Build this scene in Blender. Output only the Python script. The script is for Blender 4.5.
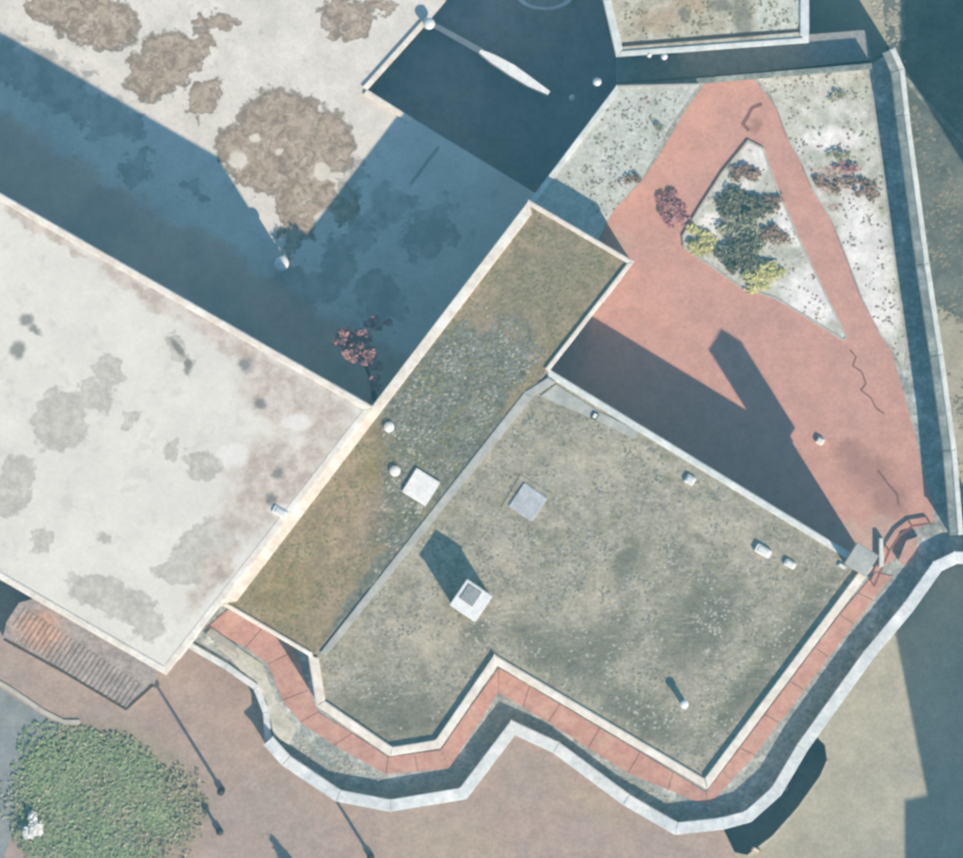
import bpy, bmesh, math, random
from mathutils import Vector, noise
from math import radians as R

# ------------------------------------------------------------------ scene, camera, light
for o in list(bpy.data.objects):
    bpy.data.objects.remove(o)
scn = bpy.context.scene
COL = scn.collection
HC = 1000.0                 # aerial camera height in metres
MPP = 0.05                  # metres of ground per photograph pixel
cam_d = bpy.data.cameras.new('camera')
cam_d.sensor_width = 36
cam_d.lens = 36 * HC / (963 * MPP)
cam_d.clip_start = 10
cam_d.clip_end = 6000
cam = bpy.data.objects.new('camera', cam_d)
cam.location = (0, 0, HC)
COL.objects.link(cam)
scn.camera = cam

TAN = 0.75                  # tangent of the sun's elevation
EL = math.atan(TAN)
SUND = Vector((0.53 * math.cos(EL), -0.848 * math.cos(EL), math.sin(EL)))
w = bpy.data.worlds.new('World')
scn.world = w
w.use_nodes = True
nt = w.node_tree
sky = nt.nodes.new('ShaderNodeTexSky')
sky.sky_type = 'NISHITA'
sky.sun_disc = False
sky.sun_elevation = EL
sky.sun_rotation = R(148)
sky.air_density = 1.0
sky.dust_density = 0.3
sky.ozone_density = 4.0
bg = nt.nodes['Background']
nt.links.new(sky.outputs[0], bg.inputs[0])
bg.inputs[1].default_value = 0.12
sd = bpy.data.lights.new('sun', 'SUN')
sd.energy = 5.0
sd.angle = R(0.53)
sd.color = (1.0, 0.85, 0.68)
so = bpy.data.objects.new('sun', sd)
so.rotation_euler = SUND.to_track_quat('Z', 'Y').to_euler()
so.location = (30, -50, 60)
COL.objects.link(so)
scn.view_settings.view_transform = 'Standard'
scn.view_settings.look = 'None'
scn.view_settings.exposure = 0.40
scn.view_settings.gamma = 1.0
scn.render.engine = 'CYCLES'
scn.cycles.pixel_filter_type = 'BLACKMAN_HARRIS'
scn.cycles.filter_width = 2.8

# ------------------------------------------------------------------ helpers
GZ = -5.5                   # ground level; the terrace is z = 0

def P(x, y, z=0.0):
    s = MPP * (HC - z) / HC
    return Vector(((x - 481.5) * s, (429 - y) * s, z))

def tag(o, label=None, cat=None, group=None, kind=None):
    if label: o['label'] = label
    if cat: o['category'] = cat
    if group: o['group'] = group
    if kind: o['kind'] = kind
    return o

def thing(name, label, cat, loc=(0, 0, 0), group=None):
    o = bpy.data.objects.new(name, None)
    o.empty_display_size = 0.3
    COL.objects.link(o)
    o.location = loc
    return tag(o, label, cat, group)

def link_bm(name, bm, mat, parent=None, smooth=False):
    me = bpy.data.meshes.new(name)
    bmesh.ops.recalc_face_normals(bm, faces=bm.faces)
    bm.to_mesh(me)
    bm.free()
    if mat: me.materials.append(mat)
    if smooth:
        for p in me.polygons: p.use_smooth = True
    o = bpy.data.objects.new(name, me)
    COL.objects.link(o)
    if parent:
        o.parent = parent
        l = parent
        off = Vector((0, 0, 0))
        while l:
            off += l.location
            l = l.parent
        me.transform(__import__('mathutils').Matrix.Translation(-off))
    return o

def add_prism(bm, pts, z0, z1):
    """pts: world xy"""
    b = [bm.verts.new((p[0], p[1], z0)) for p in pts]
    t = [bm.verts.new((p[0], p[1], z1)) for p in pts]
    n = len(pts)
    ft = bm.faces.new(t)
    fb = bm.faces.new(b[::-1])
    for i in range(n):
        bm.faces.new((b[i], b[(i + 1) % n], t[(i + 1) % n], t[i]))
    if n > 4:
        bmesh.ops.triangulate(bm, faces=[ft, fb])

def prism(name, px, z0, z1, mat, parent=None, zref=None):
    """px: pixel polygon as seen at height zref (default the top)"""
    bm = bmesh.new()
    zr = z1 if zref is None else zref
    add_prism(bm, [P(x, y, zr) for x, y in px], z0, z1)
    return link_bm(name, bm, mat, parent)

def bevelled(name, px, z0, z1, mat, parent=None, bev=0.03):
    bm = bmesh.new()
    add_prism(bm, [P(x, y, z1) for x, y in px], z0, z1)
    bmesh.ops.bevel(bm, geom=[e for e in bm.edges if all(abs(v.co.z - z1) < 1e-4 for v in e.verts)],
                    offset=bev, segments=2, affect='EDGES')
    return link_bm(name, bm, mat, parent)

def sheet(name, px, z, mat, parent=None, sub=0):
    bm = bmesh.new()
    f = bm.faces.new([bm.verts.new(P(x, y, z)) for x, y in px])
    bmesh.ops.triangulate(bm, faces=[f])
    for f in bm.faces:
        if f.normal.z < 0: f.normal_flip()
    return link_bm(name, bm, mat, parent)

def add_box(bm, c, s, rz=0.0):
    m = [Vector((x * s[0] / 2, y * s[1] / 2, z * s[2] / 2)) for x in (-1, 1) for y in (-1, 1) for z in (-1, 1)]
    cr, sr = math.cos(rz), math.sin(rz)
    v = [bm.verts.new((c[0] + p.x * cr - p.y * sr, c[1] + p.x * sr + p.y * cr, c[2] + p.z)) for p in m]
    for f in ((0, 1, 3, 2), (4, 6, 7, 5), (0, 4, 5, 1), (2, 3, 7, 6), (0, 2, 6, 4), (1, 5, 7, 3)):
        bm.faces.new([v[i] for i in f])

def add_lathe(bm, c, prof, n=16):
    rings = []
    for r, z in prof:
        rings.append([bm.verts.new((c[0] + r * math.cos(2 * math.pi * i / n), c[1] + r * math.sin(2 * math.pi * i / n), c[2] + z)) for i in range(n)])
    for a, b in zip(rings, rings[1:]):
        for i in range(n):
            bm.faces.new((a[i], a[(i + 1) % n], b[(i + 1) % n], b[i]))
    bm.faces.new(rings[0][::-1])
    bm.faces.new(rings[-1])

def offset_path(pts, d, closed=False):
    """pixel path offset to its right-hand side (screen sense) by d pixels with mitres"""
    out = []
    n = len(pts)
    for i in range(n):
        ns = []
        if closed or i > 0:
            a, b = pts[i - 1], pts[i]
            ns.append(Vector((-(b[1] - a[1]), b[0] - a[0])).normalized())
        if closed or i < n - 1:
            a, b = pts[i], pts[(i + 1) % n]
            ns.append(Vector((-(b[1] - a[1]), b[0] - a[0])).normalized())
        if len(ns) == 2:
            m = (ns[0] + ns[1]).normalized()
            k = d / max(0.35, m.dot(ns[0]))
        else:
            m = ns[0]; k = d
        out.append((pts[i][0] + m.x * k, pts[i][1] + m.y * k))
    return out

def wall_path(name, pts, d0, d1, z0, z1, mat, parent=None, closed=False, gap=0.0):
    """one prism per leg of a pixel path, between offsets d0 and d1"""
    a, b = offset_path(pts, d0, closed), offset_path(pts, d1, closed)
    res = []
    n = len(pts)
    for i in range(n if closed else n - 1):
        j = (i + 1) % n
        res.append(prism(name, [a[i], a[j], b[j], b[i]], z0, z1, mat, parent))
    return res

# ------------------------------------------------------------------ materials
GRAIN = {'moss_grey_roof': (.19, .17), 'moss_brown_roof': (.22, .17), 'pink_terrace_paving': (.09, .09), 'ground_paving': (.10, .09), 'forecourt_paving': (.11, .09),
         'white_membrane_roof': (.04, .03), 'white_courtyard_paving': (.07, .06), 'beige_roof': (.16, .14), 'gutter_gravel': (.2, .2), 'pale_gravel_bed': (.10, .14),
         'raised_bed_planting': (.16, .12), 'worn_asphalt': (.16, .18), 'weathered_coping': (.15, .2), 'painted_coping': (.07, .09), 'cream_coping': (.05, .06),
         'walkway_pink': (.09, .09), 'lead_flashing': (.07, .1), 'pinkish_sheet_roof': (.2, .12), 'dark_yard_surface': (.08, .15), 'grey_path': (.09, .1)}
GAIN = {'moss_grey_roof': (.95, .855, .80), 'forecourt_paving': (1.03, .91, .84), 'moss_brown_roof': (.86, .79, .735), 'pink_terrace_paving': (.93, .84, .82), 'walkway_pink': (.88, .86, .86), 'gutter_gravel': (1.6, 1.62, 1.62), 'white_membrane_roof': (1.06, 1.0, .94), 'white_courtyard_paving': (1.02, .985, .95), 'painted_coping': (1.15, 1.1, 1.08), 'pale_coping': (1.1, 1.07, 1.04),
        'worn_asphalt': (.62, .66, .68), 'green_leaves': (1.32, 1.22, 1.05), 'cream_coping': (1.12, 1.1, 1.08), 'dark_yard_surface': (.95, 1.0, 1.05),
        'ground_paving': (.93, .92, .92), 'plum_leaves': (1.5, 1.5, 1.5), 'dark_leaves': (1.3, 1.3, 1.3), 'yellow_leaves': (1.4, 1.4, 1.4), 'greygreen_leaves': (1.2, 1.2, 1.2),
        'dry_brown_leaves': (1.3, 1.3, 1.3), 'weathered_coping': (.85, .87, .88)}
class NB:
    def __init__(s, name, rough=0.9):
        s.m = bpy.data.materials.new(name)
        s.m.use_nodes = True
        s.t = s.m.node_tree
        s.b = s.t.nodes['Principled BSDF']
        s.b.inputs['Roughness'].default_value = rough
        s.b.inputs['Specular IOR Level'].default_value = 0.25
        s.geo = s.n('ShaderNodeNewGeometry')
        s.pos = s.geo.outputs['Position']
    def n(s, k, **kw):
        q = s.t.nodes.new(k)
        for a, v in kw.items(): setattr(q, a, v)
        return q
    def l(s, a, b): s.t.links.new(a, b)
    def noise(s, scale, detail=5, rough=0.6, dist=0.0, off=(0, 0, 0), stretch=None, rz=0):
        mp = s.n('ShaderNodeMapping')
        s.l(s.pos, mp.inputs[0])
        mp.inputs['Location'].default_value = off
        mp.inputs['Rotation'].default_value = (0, 0, rz)
        if stretch: mp.inputs['Scale'].default_value = stretch
        q = s.n('ShaderNodeTexNoise')
        s.l(mp.outputs[0], q.inputs['Vector'])
        q.inputs['Scale'].default_value = scale
        q.inputs['Detail'].default_value = detail
        q.inputs['Roughness'].default_value = rough
        q.inputs['Distortion'].default_value = dist
        return q.outputs['Fac']
    def ramp(s, x, a, b, lo=0.0, hi=1.0):
        q = s.n('ShaderNodeMapRange')
        q.interpolation_type = 'SMOOTHSTEP'
        s.l(x, q.inputs[0])
        for i, v in zip((1, 2, 3, 4), (a, b, lo, hi)): q.inputs[i].default_value = v
        return q.outputs[0]
    def math(s, op, a, b=None):
        q = s.n('ShaderNodeMath', operation=op)
        for i, v in enumerate((a, b)):
            if v is None: continue
            if isinstance(v, (int, float)): q.inputs[i].default_value = v
            else: s.l(v, q.inputs[i])
        return q.outputs[0]
    def mix(s, f, a, b):
        q = s.n('ShaderNodeMix', data_type='RGBA')
        for sock, v in ((q.inputs[0], f), (q.inputs[6], a), (q.inputs[7], b)):
            if isinstance(v, (int, float)): sock.default_value = v
            elif isinstance(v, tuple): sock.default_value = (*v, 1)
            else: s.l(v, sock)
        return q.outputs[2]
    def wobble(s, amp=0.5, scale=0.8, seed=0.0):
        q = s.n('ShaderNodeTexNoise')
        mp = s.n('ShaderNodeMapping')
        s.l(s.pos, mp.inputs[0]); mp.inputs['Location'].default_value = (seed, seed * 2, 0)
        s.l(mp.outputs[0], q.inputs['Vector'])
        q.inputs['Scale'].default_value = scale
        q.inputs['Detail'].default_value = 5
        q.inputs['Roughness'].default_value = 0.62
        a = s.n('ShaderNodeVectorMath', operation='SUBTRACT')
        s.l(q.outputs['Color'], a.inputs[0]); a.inputs[1].default_value = (.5, .5, .5)
        b = s.n('ShaderNodeVectorMath', operation='SCALE')
        s.l(a.outputs[0], b.inputs[0]); b.inputs['Scale'].default_value = amp * 2
        c = s.n('ShaderNodeVectorMath', operation='ADD')
        s.l(s.pos, c.inputs[0]); s.l(b.outputs[0], c.inputs[1])
        return c.outputs[0]
    def blobs(s, ell, z, vec):
        """min normalised distance to a list of pixel ellipses (cx,cy,rx,ry,rot_degrees clockwise)"""
        d = None
        for cx, cy, rx, ry, rot in ell:
            mp = s.n('ShaderNodeMapping', vector_type='TEXTURE')
            s.l(vec, mp.inputs[0])
            c = P(cx, cy, z)
            mp.inputs['Location'].default_value = (c.x, c.y, z)
            mp.inputs['Rotation'].default_value = (0, 0, R(-rot))
            mp.inputs['Scale'].default_value = (rx * MPP, ry * MPP, 1000)
            le = s.n('ShaderNodeVectorMath', operation='LENGTH')
            s.l(mp.outputs[0], le.inputs[0])
            d = le.outputs['Value'] if d is None else s.math('MINIMUM', d, le.outputs['Value'])
        return d
    def halfplane(s, p0, p1, z, vec=None):
        """signed distance in pixels right (screen clockwise side) of the pixel line p0->p1"""
        a, b = P(*p0, z), P(*p1, z)
        dr = (b - a).normalized()
        nrm = Vector((dr.y, -dr.x, 0))
        su = s.n('ShaderNodeVectorMath', operation='SUBTRACT')
        s.l(vec or s.pos, su.inputs[0]); su.inputs[1].default_value = a
        dt = s.n('ShaderNodeVectorMath', operation='DOT_PRODUCT')
        s.l(su.outputs[0], dt.inputs[0]); dt.inputs[1].default_value = nrm / MPP
        return dt.outputs['Value']
    def out(s, col, bump=None, strength=0.3, dist=0.02):
        ga, gb = GRAIN.get(s.m.name, (.07, .05))
        w1 = s.ramp(s.noise(5.5, 3, .75, off=(17, 5, 2)), .3, .7, 1 - ga, 1 + ga)
        w2 = s.ramp(s.noise(1.3, 5, .7, off=(27, 15, 2)), .32, .68, 1 - gb, 1 + gb)
        w3 = s.math('MULTIPLY', w1, w2)
        q0 = s.n('ShaderNodeVectorMath', operation='SCALE')
        s.l(col, q0.inputs[0]); s.l(w3, q0.inputs['Scale'])
        col = q0.outputs[0]
        g = GAIN.get(s.m.name)
        if g:
            q = s.n('ShaderNodeVectorMath', operation='MULTIPLY')
            s.l(col, q.inputs[0]); q.inputs[1].default_value = g
            col = q.outputs[0]
        s.l(col, s.b.inputs['Base Color'])
        if bump is not None:
            q = s.n('ShaderNodeBump')
            q.inputs['Strength'].default_value = strength
            q.inputs['Distance'].default_value = dist
            s.l(bump, q.inputs['Height'])
            s.l(q.outputs[0], s.b.inputs['Normal'])
        return s.m

def simple(name, c1, c2, scale=3.0, rough=0.85, c3=None, spec=None, metal=0.0, fine=0.12, lo=.35, hi=.65):
    b = NB(name, rough)
    n1 = b.noise(scale, 6, 0.65)
    col = b.mix(b.ramp(n1, lo, hi), c1, c2)
    if c3:
        col = b.mix(b.ramp(b.noise(scale * .37, 5, .6, off=(7, 3, 1)), .5, .68), col, c3)
    n2 = b.noise(scale * 5, 4, 0.7, off=(3, 9, 2))
    dk = tuple(v * (1 - fine * 3) for v in c1)
    col = b.mix(b.ramp(n2, .3, .7, 0, fine * 2), col, dk)
    if metal: b.b.inputs['Metallic'].default_value = metal
    return b.out(col, n2, 0.25, 0.02)

def S(r, g, b):
    f = lambda v: (v / 255 / 12.92) if v / 255 <= .04045 else ((v / 255 + .055) / 1.055) ** 2.4
    return (f(r), f(g), f(b))

M = {}
M['cream'] = simple('cream_coping', S(226, 220, 208), S(212, 200, 186), 2.2, c3=S(232, 228, 220), fine=.05)
M['pale'] = simple('pale_coping', S(214, 218, 214), S(194, 200, 196), 2.2, c3=S(224, 226, 222), fine=.06)
M['bluepale'] = simple('painted_coping', S(205, 214, 216), S(184, 194, 197), 1.7, c3=S(216, 222, 222), fine=.06)
M['dullcoping'] = simple('weathered_coping', S(150, 156, 150), S(128, 134, 130), 1.6, c3=S(182, 184, 174), fine=.12)
M['wall'] = simple('rendered_wall', S(178, 168, 158), S(160, 150, 142), 1.2, fine=.08)
M['wall2'] = simple('podium_wall', S(170, 166, 158), S(146, 142, 136), .9, fine=.1)
M['white'] = simple('white_metal', S(238, 236, 232), S(224, 222, 218), 4, rough=.6, fine=.03)
M['grey'] = simple('grey_concrete', S(158, 160, 158), S(138, 140, 140), 3, fine=.08)
M['dark'] = simple('dark_metal', S(70, 66, 68), S(54, 50, 52), 5, rough=.6, fine=.1)
M['rust'] = simple('dark_red_sealant', S(142, 100, 94), S(126, 88, 84), 5, fine=.1)
M['flash'] = simple('lead_flashing', S(186, 184, 176), S(168, 168, 160), 1.6, c3=S(176, 174, 166), fine=.08)
M['gutter'] = simple('gutter_gravel', S(140, 142, 138), S(112, 116, 114), 3.5, c3=S(166, 168, 164), fine=.16)
M['glassgrey'] = simple('frosted_dome', S(190, 192, 194), S(172, 174, 178), 3, rough=.5, fine=.03)
M['glass'] = simple('window_glass', (.03, .045, .055), (.05, .065, .075), 1, rough=.12, fine=.02)
M['bark'] = simple('bark', S(96, 80, 66), S(70, 58, 48), 8, fine=.15)
M['redpart'] = simple('walkway_pink', S(208, 165, 150), S(196, 148, 136), 1.6, c3=S(212, 176, 160), fine=.10)
M['soil'] = simple('bed_soil', S(206, 200, 184), S(178, 170, 150), 3, c3=S(214, 212, 206), fine=.14)
M['concreteblock'] = simple('beige_render', S(186, 178, 164), S(168, 160, 148), 1, fine=.08)

def mat_main():
    b = NB('moss_grey_roof')
    z = 5.6
    col = b.mix(b.ramp(b.noise(.55, 6, .62), .35, .65), S(162, 161, 143), S(176, 175, 160))
    col = b.mix(b.ramp(b.noise(1.5, 6, .7, off=(4, 2, 0)), .45, .66, 0, .75), col, S(134, 134, 116))
    col = b.mix(b.ramp(b.noise(2.6, 5, .7, off=(14, 2, 0)), .54, .7, 0, .5), col, S(190, 182, 160))
    col = b.mix(b.ramp(b.noise(.8, 5, .7, off=(24, 2, 0)), .5, .7, 0, .45), col, S(158, 160, 156))
    col = b.mix(b.ramp(b.noise(7, 4, .7, off=(1, 2, 0)), .4, .75, 0, .5), col, S(128, 128, 112))
    col = b.mix(b.ramp(b.noise(5, 4, .7, off=(8, 2, 0)), .52, .78, 0, .6), col, S(196, 192, 172))
    v = b.wobble(.7, 1.2, 3)
    dk = b.blobs([(395, 712, 62, 32, 10), (470, 640, 40, 14, -50), (560, 655, 70, 22, 30), (640, 715, 60, 20, 30), (622, 566, 10, 34, 22), (600, 640, 30, 50, 40), (700, 620, 40, 60, 30), (800, 620, 14, 70, 38), (745, 690, 14, 70, 38)], z, v)
    col = b.mix(b.ramp(dk, .3, 1.3, .75, 0), col, S(108, 110, 98))
    lt = b.blobs([(640, 455, 70, 10, 22), (575, 400, 40, 8, 30), (660, 430, 50, 6, 28), (600, 600, 45, 30, -60), (430, 640, 55, 26, 20), (505, 555, 24, 24, 0), (590, 470, 55, 30, 20), (720, 530, 60, 20, 30)], z, v)
    col = b.mix(b.ramp(lt, .2, 1.2, .55, 0), col, S(190, 186, 168))
    gr = b.blobs([(628, 570, 8, 30, 20), (730, 600, 8, 30, 30), (680, 560, 10, 20, 40)], z, b.wobble(.3, 2, 8))
    col = b.mix(b.ramp(gr, .4, 1.2, .5, 0), col, S(118, 118, 112))
    col = b.mix(b.ramp(b.noise(2.2, 3, .5, stretch=(.35, 2.6, 1), rz=R(-57)), .58, .72, 0, .35), col, S(200, 198, 186))
    return b.out(col, b.noise(9, 4, .7), .35, .03)
M['mainroof'] = mat_main()

def mat_strip():
    b = NB('moss_brown_roof')
    z = 5.75
    col = b.mix(b.ramp(b.noise(.7, 6, .62), .35, .65), S(152, 142, 112), S(164, 150, 126))
    col = b.mix(b.ramp(b.noise(2.4, 6, .7, off=(4, 2, 0)), .48, .7, 0, .7), col, S(128, 124, 94))
    col = b.mix(b.ramp(b.noise(5, 4, .7, off=(8, 2, 0)), .52, .78, 0, .5), col, S(178, 168, 146))
    v = b.wobble(.8, 1.0, 5)
    g = b.blobs([(580, 250, 45, 50, 30), (535, 290, 50, 40, 30)], z, v)
    col = b.mix(b.ramp(g, .3, 1.3, .6, 0), col, S(146, 140, 118))
    dk = b.blobs([(430, 385, 66, 46, -50), (440, 445, 80, 46, -50), (405, 490, 26, 70, 38), (500, 350, 40, 30, -50), (485, 360, 45, 35, -50), (505, 385, 14, 40, 38), (365, 590, 10, 60, 38), (400, 520, 24, 30, 0)], z, v)
    f = b.ramp(dk, .75, 1.2, .95, 0)
    dcol = b.mix(b.ramp(b.noise(3.2, 6, .75, off=(3, 3, 3)), .35, .7), S(98, 104, 92), S(148, 152, 142))
    col = b.mix(f, col, dcol)
    br = b.blobs([(355, 520, 30, 60, 40), (330, 600, 14, 34, 40), (500, 330, 30, 14, 20)], z, v)
    col = b.mix(b.ramp(br, .3, 1.2, .7, 0), col, S(174, 156, 134))
    ye = b.blobs([(285, 590, 34, 40, 30), (372, 470, 12, 20, 20)], z, v)
    col = b.mix(b.ramp(ye, .3, 1.2, .6, 0), col, S(150, 138, 92))
    return b.out(col, b.noise(9, 4, .7), .4, .03)
M['striproof'] = mat_strip()

def mat_white_roof():
    b = NB('white_membrane_roof')
    z = 10.65
    col = b.mix(b.ramp(b.noise(.35, 6, .6), .35, .65), S(221, 219, 212), S(212, 210, 204))
    col = b.mix(b.ramp(b.noise(.9, 6, .65, off=(9, 4, 0)), .56, .66, 0, .5), col, S(194, 191, 187))
    v = b.wobble(1.0, 1.5, 1)
    e = b.blobs([(60, 420, 27, 32, 0), (15, 486, 19, 31, 10), (112, 598, 46, 19, 22), (142, 618, 26, 18, 40), (205, 545, 42, 22, -40), (190, 572, 36, 14, 0),
                 (95, 395, 20, 14, 30), (110, 372, 14, 14, 0), (130, 420, 11, 9, 0), (180, 352, 7, 22, -30), (40, 540, 9, 20, 20), (105, 538, 7, 6, 0), (172, 450, 6, 12, 20), (205, 465, 20, 14, 20)], z, v)
    col = b.mix(b.ramp(e, .82, 1.08, .62, 0), col, b.mix(b.ramp(b.noise(2, 5, .7), .35, .65), S(150, 142, 134), S(192, 187, 180)))
    rim = b.math('MULTIPLY', b.ramp(e, .72, .92), b.ramp(e, .98, 1.08, 1, 0))
    col = b.mix(b.math('MULTIPLY', rim, .3), col, S(150, 146, 142))
    br = b.blobs([(250, 505, 40, 30, -50), (325, 380, 40, 12, 32), (210, 320, 50, 8, 32), (285, 400, 60, 34, 35), (325, 420, 34, 34, 30), (265, 470, 40, 40, 0), (30, 220, 60, 8, 32), (140, 290, 60, 9, 32), (240, 350, 60, 14, 32), (300, 470, 18, 60, 38), (215, 575, 12, 50, 38), (65, 245, 30, 5, 32)], z, b.wobble(1.1, .9, 7))
    brc = b.mix(b.ramp(b.noise(1.6, 6, .7, off=(2, 2, 2)), .35, .65), S(172, 156, 144), S(206, 198, 188))
    col = b.mix(b.ramp(br, .5, 1.2, .85, 0), col, brc)
    wh = b.blobs([(233, 455, 18, 14, 0), (297, 422, 17, 10, 0), (280, 510, 14, 6, 0)], z, b.wobble(.3, 2, 2))
    col = b.mix(b.ramp(wh, .6, 1.1, .8, 0), col, S(226, 224, 222))
    dk = b.blobs([(18, 350, 9, 11, 0), (27, 320, 8, 8, 0), (278, 474, 8, 7, 0), (271, 499, 7, 8, 0), (35, 330, 10, 5, 40), (260, 403, 9, 7, 30), (178, 348, 4, 14, -35), (188, 366, 5, 10, 10), (245, 365, 9, 8, 20)], z, b.wobble(.25, 2.5, 4))
    col = b.mix(b.ramp(dk, .4, 1.15, .8, 0), col, S(112, 110, 108))
    return b.out(col, b.noise(6, 4, .7), .12, .02)
M['whiteroof'] = mat_white_roof()

def mat_deck():
    b = NB('white_courtyard_paving')
    z = -.35
    col = b.mix(b.ramp(b.noise(.4, 6, .6), .35, .65), S(222, 218, 211), S(210, 206, 199))
    col = b.mix(b.ramp(b.noise(1.1, 5, .65, off=(9, 4, 0)), .6, .7, 0, .5), col, S(182, 172, 164))
    v = b.wobble(.95, 1.5, 1)
    e = b.blobs([(95, 22, 46, 27, 10), (55, 8, 30, 14, 0), (158, 66, 27, 40, 38), (188, 60, 15, 38, 35), (205, 98, 14, 26, 35), (285, 125, 46, 36, 20), (250, 160, 44, 26, 40), (316, 150, 36, 44, 20),
                 (330, 200, 30, 22, 30), (300, 205, 24, 34, -10), (345, 20, 26, 22, 0), (215, 22, 20, 8, 0), (380, 5, 16, 8, 0), (292, 236, 12, 20, 10)], z, v)
    bc = b.mix(b.ramp(b.noise(1.7, 6, .7, dist=1.0, off=(2, 2, 2)), .38, .6), S(134, 116, 98), S(178, 160, 142))
    bc = b.mix(b.ramp(b.noise(2.1, 5, .6, dist=1.5, off=(12, 2, 2)), .57, .64, 0, .7), bc, S(196, 190, 178))
    col = b.mix(b.ramp(e, .88, 1.04, .93, 0), col, bc)
    rim = b.math('MULTIPLY', b.ramp(e, .8, .94), b.ramp(e, .98, 1.06, 1, 0))
    col = b.mix(b.math('MULTIPLY', rim, .6), col, S(110, 98, 84))
    wh = b.blobs([(322, 172, 9, 10, 0), (336, 178, 10, 6, 20), (255, 138, 6, 5, 0), (279, 152, 5, 4, 0), (342, 190, 9, 6, 30), (325, 222, 12, 13, 0), (238, 160, 10, 10, 0), (372, 150, 16, 12, 0)], z, b.wobble(.2, 2.4, 2))
    col = b.mix(b.ramp(wh, .7, 1.1, .9, 0), col, S(218, 214, 204))
    # moss and damp on the north-western part
    dk = b.blobs([(395, 205, 24, 24, 0), (345, 250, 55, 22, -50), (60, 90, 60, 16, 30), (30, 62, 40, 12, 10), (110, 120, 32, 22, 20), (140, 170, 24, 18, 0), (300, 330, 50, 14, 40), (430, 230, 20, 40, 38), (350, 185, 16, 30, 38), (190, 190, 12, 9, 0), (380, 300, 30, 30, 0), (88, 75, 8, 10, 0), (310, 285, 40, 20, 0), (40, 80, 90, 26, 32), (100, 110, 40, 16, 20)], z, b.wobble(1.9, .9, 6))
    col = b.mix(b.ramp(dk, .8, 1.0, .62, 0), col, b.mix(b.ramp(b.noise(1.2, 5, .6, off=(6, 6, 0)), .4, .6), S(132, 128, 126), S(176, 170, 166)))
    ln = b.halfplane((440, 145), (395, 205), z, b.wobble(.1, 1, 1))
    ln2 = b.halfplane((395, 205), (440, 145), z)
    li = b.ramp(b.math('ABSOLUTE', ln), .6, 2.6, .6, 0)
    lm = b.blobs([(424, 165, 22, 26, 0)], z, b.pos)
    col = b.mix(b.math('MULTIPLY', li, b.ramp(lm, .85, 1.1, 1, 0)), col, S(110, 108, 104))
    # sandy strip along the building on the left
    hp = b.halfplane((0, 112), (340, 318), z, b.wobble(1.2, .5, 5))
    sc = b.mix(b.ramp(b.noise(.3, 3, .5, off=(5, 1, 0)), .4, .6), S(214, 184, 168), S(190, 166, 156))
    col = b.mix(b.ramp(hp, -6, 12, 0, .9), col, sc)
    return b.out(col, b.noise(6, 4, .7), .15, .02)
M['deck'] = mat_deck()

def mat_pink():
    b = NB('pink_terrace_paving')
    z = 0
    col = b.mix(b.ramp(b.noise(.45, 6, .6), .35, .65), S(207, 164, 150), S(200, 160, 149))
    col = b.mix(b.ramp(b.noise(2.0, 5, .65, off=(9, 4, 0)), .5, .72, 0, .4), col, S(214, 172, 154))
    col = b.mix(b.ramp(b.noise(9, 3, .7, off=(1, 4, 0)), .45, .75, 0, .3), col, S(184, 142, 130))
    dk = b.blobs([(870, 470, 34, 24, 30), (890, 500, 24, 26, 30), (850, 450, 20, 14, 0), (755, 125, 8, 10, 0)], z, b.wobble(.8, 1.4, 6))
    col = b.mix(b.ramp(dk, .3, 1.25, .6, 0), col, S(150, 112, 104))
    pl = b.blobs([(875, 535, 30, 20, -30), (618, 243, 20, 14, 30), (850, 530, 18, 14, 0)], z, b.wobble(.8, 1.4, 9))
    col = b.mix(b.ramp(pl, .3, 1.2, .75, 0), col, S(200, 180, 166))
    return b.out(col, b.noise(12, 4, .7), .2, .02)
M['pink'] = mat_pink()

def mat_bed(name, off):
    b = NB(name)
    col = b.mix(b.ramp(b.noise(.6, 6, .62, off=off), .35, .65), S(204, 203, 194), S(188, 188, 174))
    col = b.mix(b.ramp(b.noise(1.4, 6, .7, off=(off[0] + 4, 2, 0)), .5, .66, 0, .75), col, S(172, 172, 152))
    col = b.mix(b.ramp(b.noise(2.8, 5, .7, off=(off[0] + 9, 2, 0)), .58, .68, 0, .6), col, S(150, 138, 120))
    col = b.mix(b.ramp(b.noise(1.1, 5, .6, off=(off[0] + 19, 2, 0)), .55, .66, 0, .8), col, S(220, 216, 214))
    return b, col
b_, c_ = mat_bed('pale_gravel_bed', (0, 0, 0))
wv = b_.wobble(.5, 1.6, 2)
rb = b_.blobs([(838, 182, 30, 10, 10), (830, 172, 22, 10, 0), (858, 190, 16, 12, 0), (845, 205, 24, 6, 0), (826, 186, 12, 8, 30)], .1, wv)
c_ = b_.mix(b_.ramp(rb, .5, 1.15, .8, 0), c_, b_.mix(b_.ramp(b_.noise(4, 4, .7), .4, .6), S(138, 104, 90), S(206, 180, 166)))
wb = b_.blobs([(866, 250, 24, 75, -12), (880, 300, 16, 40, -10), (812, 295, 30, 32, -30), (756, 158, 16, 20, 0), (790, 225, 12, 24, -20), (830, 140, 30, 14, 0), (712, 225, 14, 14, 0)], .1, wv)
c_ = b_.mix(b_.ramp(wb, .7, 1.15, .9, 0), c_, S(232, 228, 224))
M['gravelbed'] = b_.out(c_, b_.noise(7, 4, .7), .4, .04)
b_, c_ = mat_bed('raised_bed_planting', (31, 5, 0))
M['raisedbed'] = b_.out(b_.mix(.45, c_, S(190, 190, 180)), b_.noise(7, 4, .7), .4, .04)

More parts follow.
